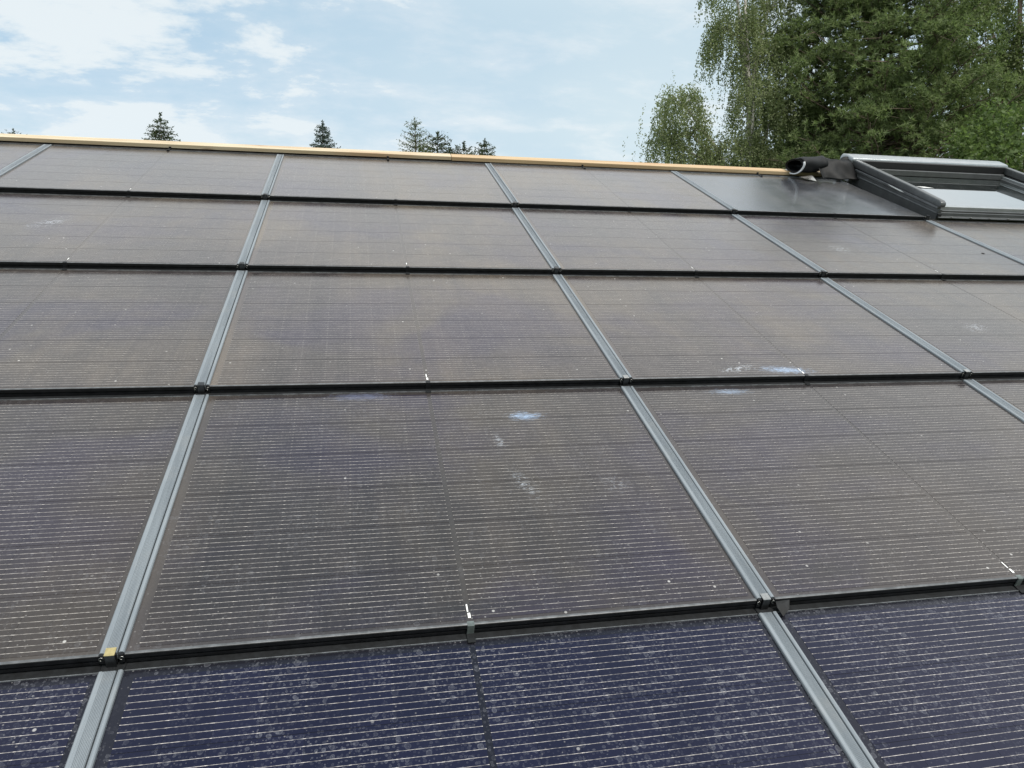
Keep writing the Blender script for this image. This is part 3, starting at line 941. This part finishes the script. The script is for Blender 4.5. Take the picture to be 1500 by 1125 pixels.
def pine(name, loc, H, label, mat, seed, rad_fn, zlo, step=.34, per=7, clump=.20, needle=.11, nb_sub=8, tufts=9, nneed=11, group=None, yaw_cut=None):
    """pine: limbs, branchlets, and round tufts of long needles at their ends"""
    rg = np.random.default_rng(seed)
    root = tree_root(name, loc, label, group=group)
    acc = Acc()
    acc.add(*tube_arrays([(0, 0, 0), (.05, .02, H * .4), (0, .05, H * .75), (0, 0, H * .97)], [.24, .18, .10, .02], 9))
    C, CD = [], []
    z = zlo
    while z < H:
        R0 = rad_fn(z)
        n = per + int(rg.integers(-1, 2))
        a0 = rg.uniform(0, 6.28)
        for b in range(n):
            an = a0 + 6.28 * b / n + rg.uniform(-.35, .35)
            ln = R0 * rg.uniform(.55, 1.08)
            rise = rg.uniform(-.05, .40) * ln
            dh = np.array([math.cos(an), math.sin(an), 0])
            sd = np.array([-dh[1], dh[0], 0])
            tip = dh * ln + np.array([0, 0, rise])
            mid = dh * ln * .55 + np.array([0, 0, rise * .25 - .05 * ln])
            acc.add(*tube_arrays([(0, 0, z), tuple(mid + [0, 0, z]), tuple(tip + [0, 0, z])], [.035 + .012 * ln, .022, .006], 5))
            for k in range(nb_sub):
                s = rg.uniform(.42, 1.0) ** .8
                basep = dh * ln * s + np.array([0, 0, rise * s ** 2])
                off = sd * rg.normal(0, .32) * ln * (.35 + .4 * (1 - s)) + np.array([0, 0, abs(rg.normal(.10, .14))]) + dh * rg.uniform(0, .25)
                c = basep + off + np.array([0, 0, z])
                acc.add(*tube_arrays([tuple(basep + [0, 0, z]), tuple(c)], [.012, .004], 3))
                C.append(c)
                CD.append(norm(dh * .6 + np.array([0, 0, .75]) + rg.normal(0, .3, 3)))
        z += step * rg.uniform(.75, 1.25)
    C = np.array(C); CD = np.array(CD)
    n = len(C)
    # tufts round each branchlet end
    T = np.repeat(C, tufts, 0) + rg.normal(0, 1, (n * tufts, 3)) * np.array([clump, clump, clump * .62]) * .62
    TD = norm(np.repeat(CD, tufts, 0) + rg.normal(0, .45, (n * tufts, 3)))
    P = np.repeat(T, nneed, 0)
    Dv = norm(np.repeat(TD, nneed, 0) * .75 + rand_unit(rg, len(P)))
    me = blades('crown', P, Dv, needle * rg.uniform(.7, 1.25, len(P)), needle * .20, mat, rg, quad=False)
    link('trunk', acc.mesh('trunk', M_bark), root)
    link('crown', me, root)
    return root


def weeping(name, loc, label, lobes, mat, bark, seed, trunk_pts, leaf=.055, strands=1.0, hang=(.5, 1.3), spacing=.035, wide=.62, group=None):
    """birch-like crown: lobes are (cx,cy,cz,rx,ry,rz,n) relative to the root; strands of small leaves hang from limb ends"""
    rg = np.random.default_rng(seed)
    root = tree_root(name, loc, label, group=group)
    acc = Acc()
    acc.add(*tube_arrays([p[:3] for p in trunk_pts], [p[3] for p in trunk_pts], 9))
    tops = [np.array(p[:3]) for p in trunk_pts]
    Ps, Ds = [], []
    for (cx_, cy_, cz_, rx_, ry_, rz_, n) in lobes:
        c = np.array([cx_, cy_, cz_])
        below = [p for p in tops if p[2] < cz_ - .2] or tops[:1]
        b0 = min(below, key=lambda p: np.linalg.norm(p - c) + .3 * abs(p[2] - cz_ + 1.5))
        m = (b0 + c) / 2 + np.array([0, 0, .35])
        acc.add(*tube_arrays([tuple(b0), tuple(m), tuple(c + [0, 0, rz_ * .3])], [.075, .05, .02], 6))
        n = int(n * strands)
        nl = 9
        limb_tips = []
        for k in range(nl):
            u = rand_unit(rg, 1)[0]; u[2] = abs(u[2]) * .9
            tip = c + u * np.array([rx_, ry_, rz_]) * rg.uniform(.6, 1.0)
            acc.add(*tube_arrays([tuple(c), tuple((c + tip) / 2 + np.array([0, 0, .12])), tuple(tip)], [.022, .013, .004], 4))
            limb_tips.append(tip)
        for k in range(n):
            if k % 3 == 0:
                st = limb_tips[int(rg.integers(0, nl))] + rg.normal(0, .16, 3)
            else:
                u = rand_unit(rg, 1)[0]
                if u[2] < -.35: u[2] *= -1
                st = c + u * np.array([rx_, ry_, rz_]) * rg.uniform(.35, 1.0) ** .6
            ln = rg.uniform(*hang) * (.6 if rg.uniform() < .4 else 1)
            outd = norm(np.array([st[0] - c[0], st[1] - c[1], 0]) + rg.normal(0, .2, 3) * [1, 1, 0])
            m = max(4, int(ln / spacing))
            s = np.sort(rg.uniform(0, 1, m))
            arch = .22 * ln
            x = st[None] + outd[None] * (arch * (1 - np.exp(-3 * s)))[:, None]
            x[:, 2] += .08 * np.sin(np.minimum(s * 4, 1) * math.pi) - ln * np.maximum(s - .08, 0)
            x += rg.normal(0, .022, (m, 3))
            Ps.append(x)
            Ds.append(norm(rg.normal(0, .55, (m, 3)) + np.array([0, 0, -.75])))
    P = np.concatenate(Ps); Dv = np.concatenate(Ds)
    L = leaf * rg.uniform(.65, 1.3, len(P))
    me = blades('crown', P, Dv, L, L * wide, mat, rg)
    link('trunk', acc.mesh('trunk', bark), root)
    link('crown', me, root)
    return root


# lateral (picture right) and depth directions used to lay the near crowns out on the ground
LR = np.array([.979, -.204]); FR = np.array([.204, .979])
# birch
bx, by = 10.62, 13.36
lob = []
for (l, dth, z, rl, rd, rzv, n) in [
        (-1.70, 0.0, 11.95, .62, .8, .50, 190), (-2.05, .2, 11.10, .50, .7, .5, 120), (-1.45, .2, 11.2, .55, .7, .5, 110), (-1.3, .1, 10.35, .85, .8, .6, 210),
        (-.20, .3, 13.9, .85, .9, .75, 330), (-.35, .0, 15.2, .8, .9, .8, 220), (.75, .4, 14.6, .7, .8, .8, 200), (.35, .1, 13.1, .85, .8, .6, 240),
        (.15, -.2, 12.0, .62, .8, .70, 250), (.75, .2, 11.6, .6, .8, .7, 170), (-.15, .0, 10.75, .95, .8, .55, 260), (.75, .1, 10.2, .8, .8, .6, 170),
        (-1.9, .1, 9.3, .8, .8, .6, 60), (0, 0, 9.2, 1.2, .8, .6, 70)]:
    o = LR * l + FR * dth
    lob.append((o[0], o[1], z, rl, rd, rzv, n * 1.65))
weeping('birch_tree', (bx, by, 0), 'pale green weeping birch at the left edge of the tall trees', lob, M_birchleaf, M_birchbark, 11,
        [(0, 0, 0, .17), (.05, 0, 5, .14), (.12, .05, 9.2, .11), (.15, .1, 12.0, .07), (.0, .1, 15.2, .025)])
# big pine
pine('pine_tree', (14.05, 12.75, 0), 17.8, 'big dark green pine behind the roof window', M_pineneedle, 5,
     lambda z: 2.95 * min(1.0, ((17.9 - z) / 4.6) ** .6) * (1.0 if z > 12 else 1.0 + .09 * (12 - z)), 8.2, step=.30, per=9, nb_sub=10, tufts=12, nneed=12, needle=.13, clump=.22)
# drooping dark tree on the right edge
lob = []
for (l, dth, z, rl, rd, rzv, n) in [(-1.0, 0, 14.7, .8, .9, .7, 140), (.2, .2, 15.6, .9, .9, .8, 180), (-.75, .1, 13.3, .75, .9, .6, 170), (.4, .0, 14.0, 1.0, .9, .7, 230),
                                    (-.65, .1, 12.1, .85, .9, .6, 180), (.6, .2, 12.5, 1.0, .9, .7, 220), (1.6, 0, 13.5, .9, .9, .8, 130), (-.2, 0, 11.0, 1.2, .9, .6, 170), (-1.5, .2, 15.8, .7, .8, .6, 90)]:
    o = LR * l + FR * dth
    lob.append((o[0], o[1], z, rl, rd, rzv, n))
weeping('drooping_tree', (18.6, 12.9, 0), 'loose drooping dark green tree at the upper right edge', lob, M_darkleaf, M_bark, 23,
        [(0, 0, 0, .2), (0, .1, 8, .15), (.1, 0, 12, .09), (0, 0, 15.5, .03)], leaf=.085, spacing=.036, hang=(.4, 1.0), wide=.5, strands=1.9)


def broad(name, loc, label, lobes, mat, seed, trunk_top, leaf=.085, n_per=1.0, group=None):
    rg = np.random.default_rng(seed)
    root = tree_root(name, loc, label, group=group)
    acc = Acc()
    acc.add(*tube_arrays([(0, 0, 0), (0, .05, trunk_top * .6), (.05, 0, trunk_top)], [.14, .10, .04], 8))
    Ps, Ds = [], []
    for (cx_, cy_, cz_, r, n) in lobes:
        c = np.array([cx_, cy_, cz_])
        acc.add(*tube_arrays([(0, .02, min(trunk_top * .8, cz_ - .6)), tuple(c)], [.05, .015], 5))
        for k in range(int(n * n_per)):
            u = rand_unit(rg, 1)[0]
            tip = c + u * r * rg.uniform(.4, 1.0) ** .5
            m = 12
            x = tip[None] + rg.normal(0, .10, (m, 3))
            Ps.append(x)
            Ds.append(norm(rg.normal(0, .6, (m, 3)) + np.array([0, 0, -.2]) + u * .5))
    P = np.concatenate(Ps); Dv = np.concatenate(Ds)
    L = leaf * rg.uniform(.6, 1.3, len(P))
    link('trunk', acc.mesh('trunk', M_bark), root)
    link('crown', blades('crown', P, Dv, L, L * .7, mat, rg), root)
    return root


lob = []
rg_ = random.Random(9)
for k in range(26):
    l, z = rg_.uniform(-.75, 1.6), rg_.uniform(7.6, 10.05)
    if z > 9.6 and l < -.4: z -= .5
    o = LR * l + FR * rg_.uniform(-.5, .6)
    lob.append((o[0], o[1], z, rg_.uniform(.30, .48), 70))
broad('leafy_shrub', (12.95, 7.3, 0), 'bright green leafy tree top right of the roof window under the dark trees', lob, M_alder, 31, 9.0)
# a further row of foliage behind the pine closes part of the gaps
lob = []
for k in range(34):
    l, z = rg_.uniform(-3.4, 4.0), rg_.uniform(9.2, 13.2)
    o = LR * l + FR * rg_.uniform(-.8, .8)
    lob.append((o[0], o[1], z, rg_.uniform(.5, .9), 190))
broad('background_tree', (17.6, 17.8, 0), 'dark leafy tree seen through the gaps of the big pine', lob, M_darkleaf, 37, 12.0, leaf=.12)

# distant tops over the ridge
conifer('spruce_tree', (-9.75, 39.1, 0), 18.75, 6.0, 'small dark spruce top over the ridge, first from the left', M_spruce, 41, z0=4, detail=.9, droop=.05, up=.12, needle=.15, top_pow=.85, sparse=.8)
conifer('blue_spruce_tree', (-1.45, 45.2, 0), 20.6, 5.0, 'blue grey spruce top over the middle of the ridge', M_bluespruce, 42, z0=4, detail=1.1, droop=.15, up=.20, needle=.16, top_pow=.8)
conifer('larch_tree', (3.70, 35.2, 0), 17.95, 2.1, 'light green feathery larch top over the ridge', M_larch, 43, z0=4, detail=.9, droop=.0, up=.45, needle=.12, top_pow=.45, sparse=.65)
conifer('small_pine_tree', (5.40, 40.0, 0), 18.72, 5.0, 'broad dark pine top right beside the pale larch', M_spruce, 44, z0=6, detail=.8, droop=.0, up=.35, needle=.17, top_pow=.62, sparse=.55, group='far pine tops')
conifer('small_pine_tree', (6.20, 40.6, 0), 17.95, 4.0, 'lowest pine top in the dip between two others', M_spruce, 48, z0=6, detail=.8, droop=.0, up=.3, needle=.17, top_pow=.6, sparse=.5, group='far pine tops')
conifer('small_pine_tree', (6.95, 39.8, 0), 18.15, 4.2, 'low pine top left of the narrow one standing apart', M_spruce, 45, z0=6, detail=.8, droop=.0, up=.3, needle=.17, top_pow=.62, sparse=.55, group='far pine tops')
conifer('small_pine_tree', (9.05, 44.6, 0), 19.75, 2.2, 'narrow pine top standing apart on the right of the far trees', M_spruce, 46, z0=8, detail=.8, droop=.0, up=.35, needle=.19, top_pow=.5, sparse=.7, group='far pine tops')
conifer('distant_tree', (-21.7, 51.0, 0), 20.72, 4.5, 'tiny tree tip just showing over the left end of the ridge', M_spruce, 47, z0=6, detail=.6, droop=.05, up=.3, needle=.16, top_pow=.5, sparse=.5)
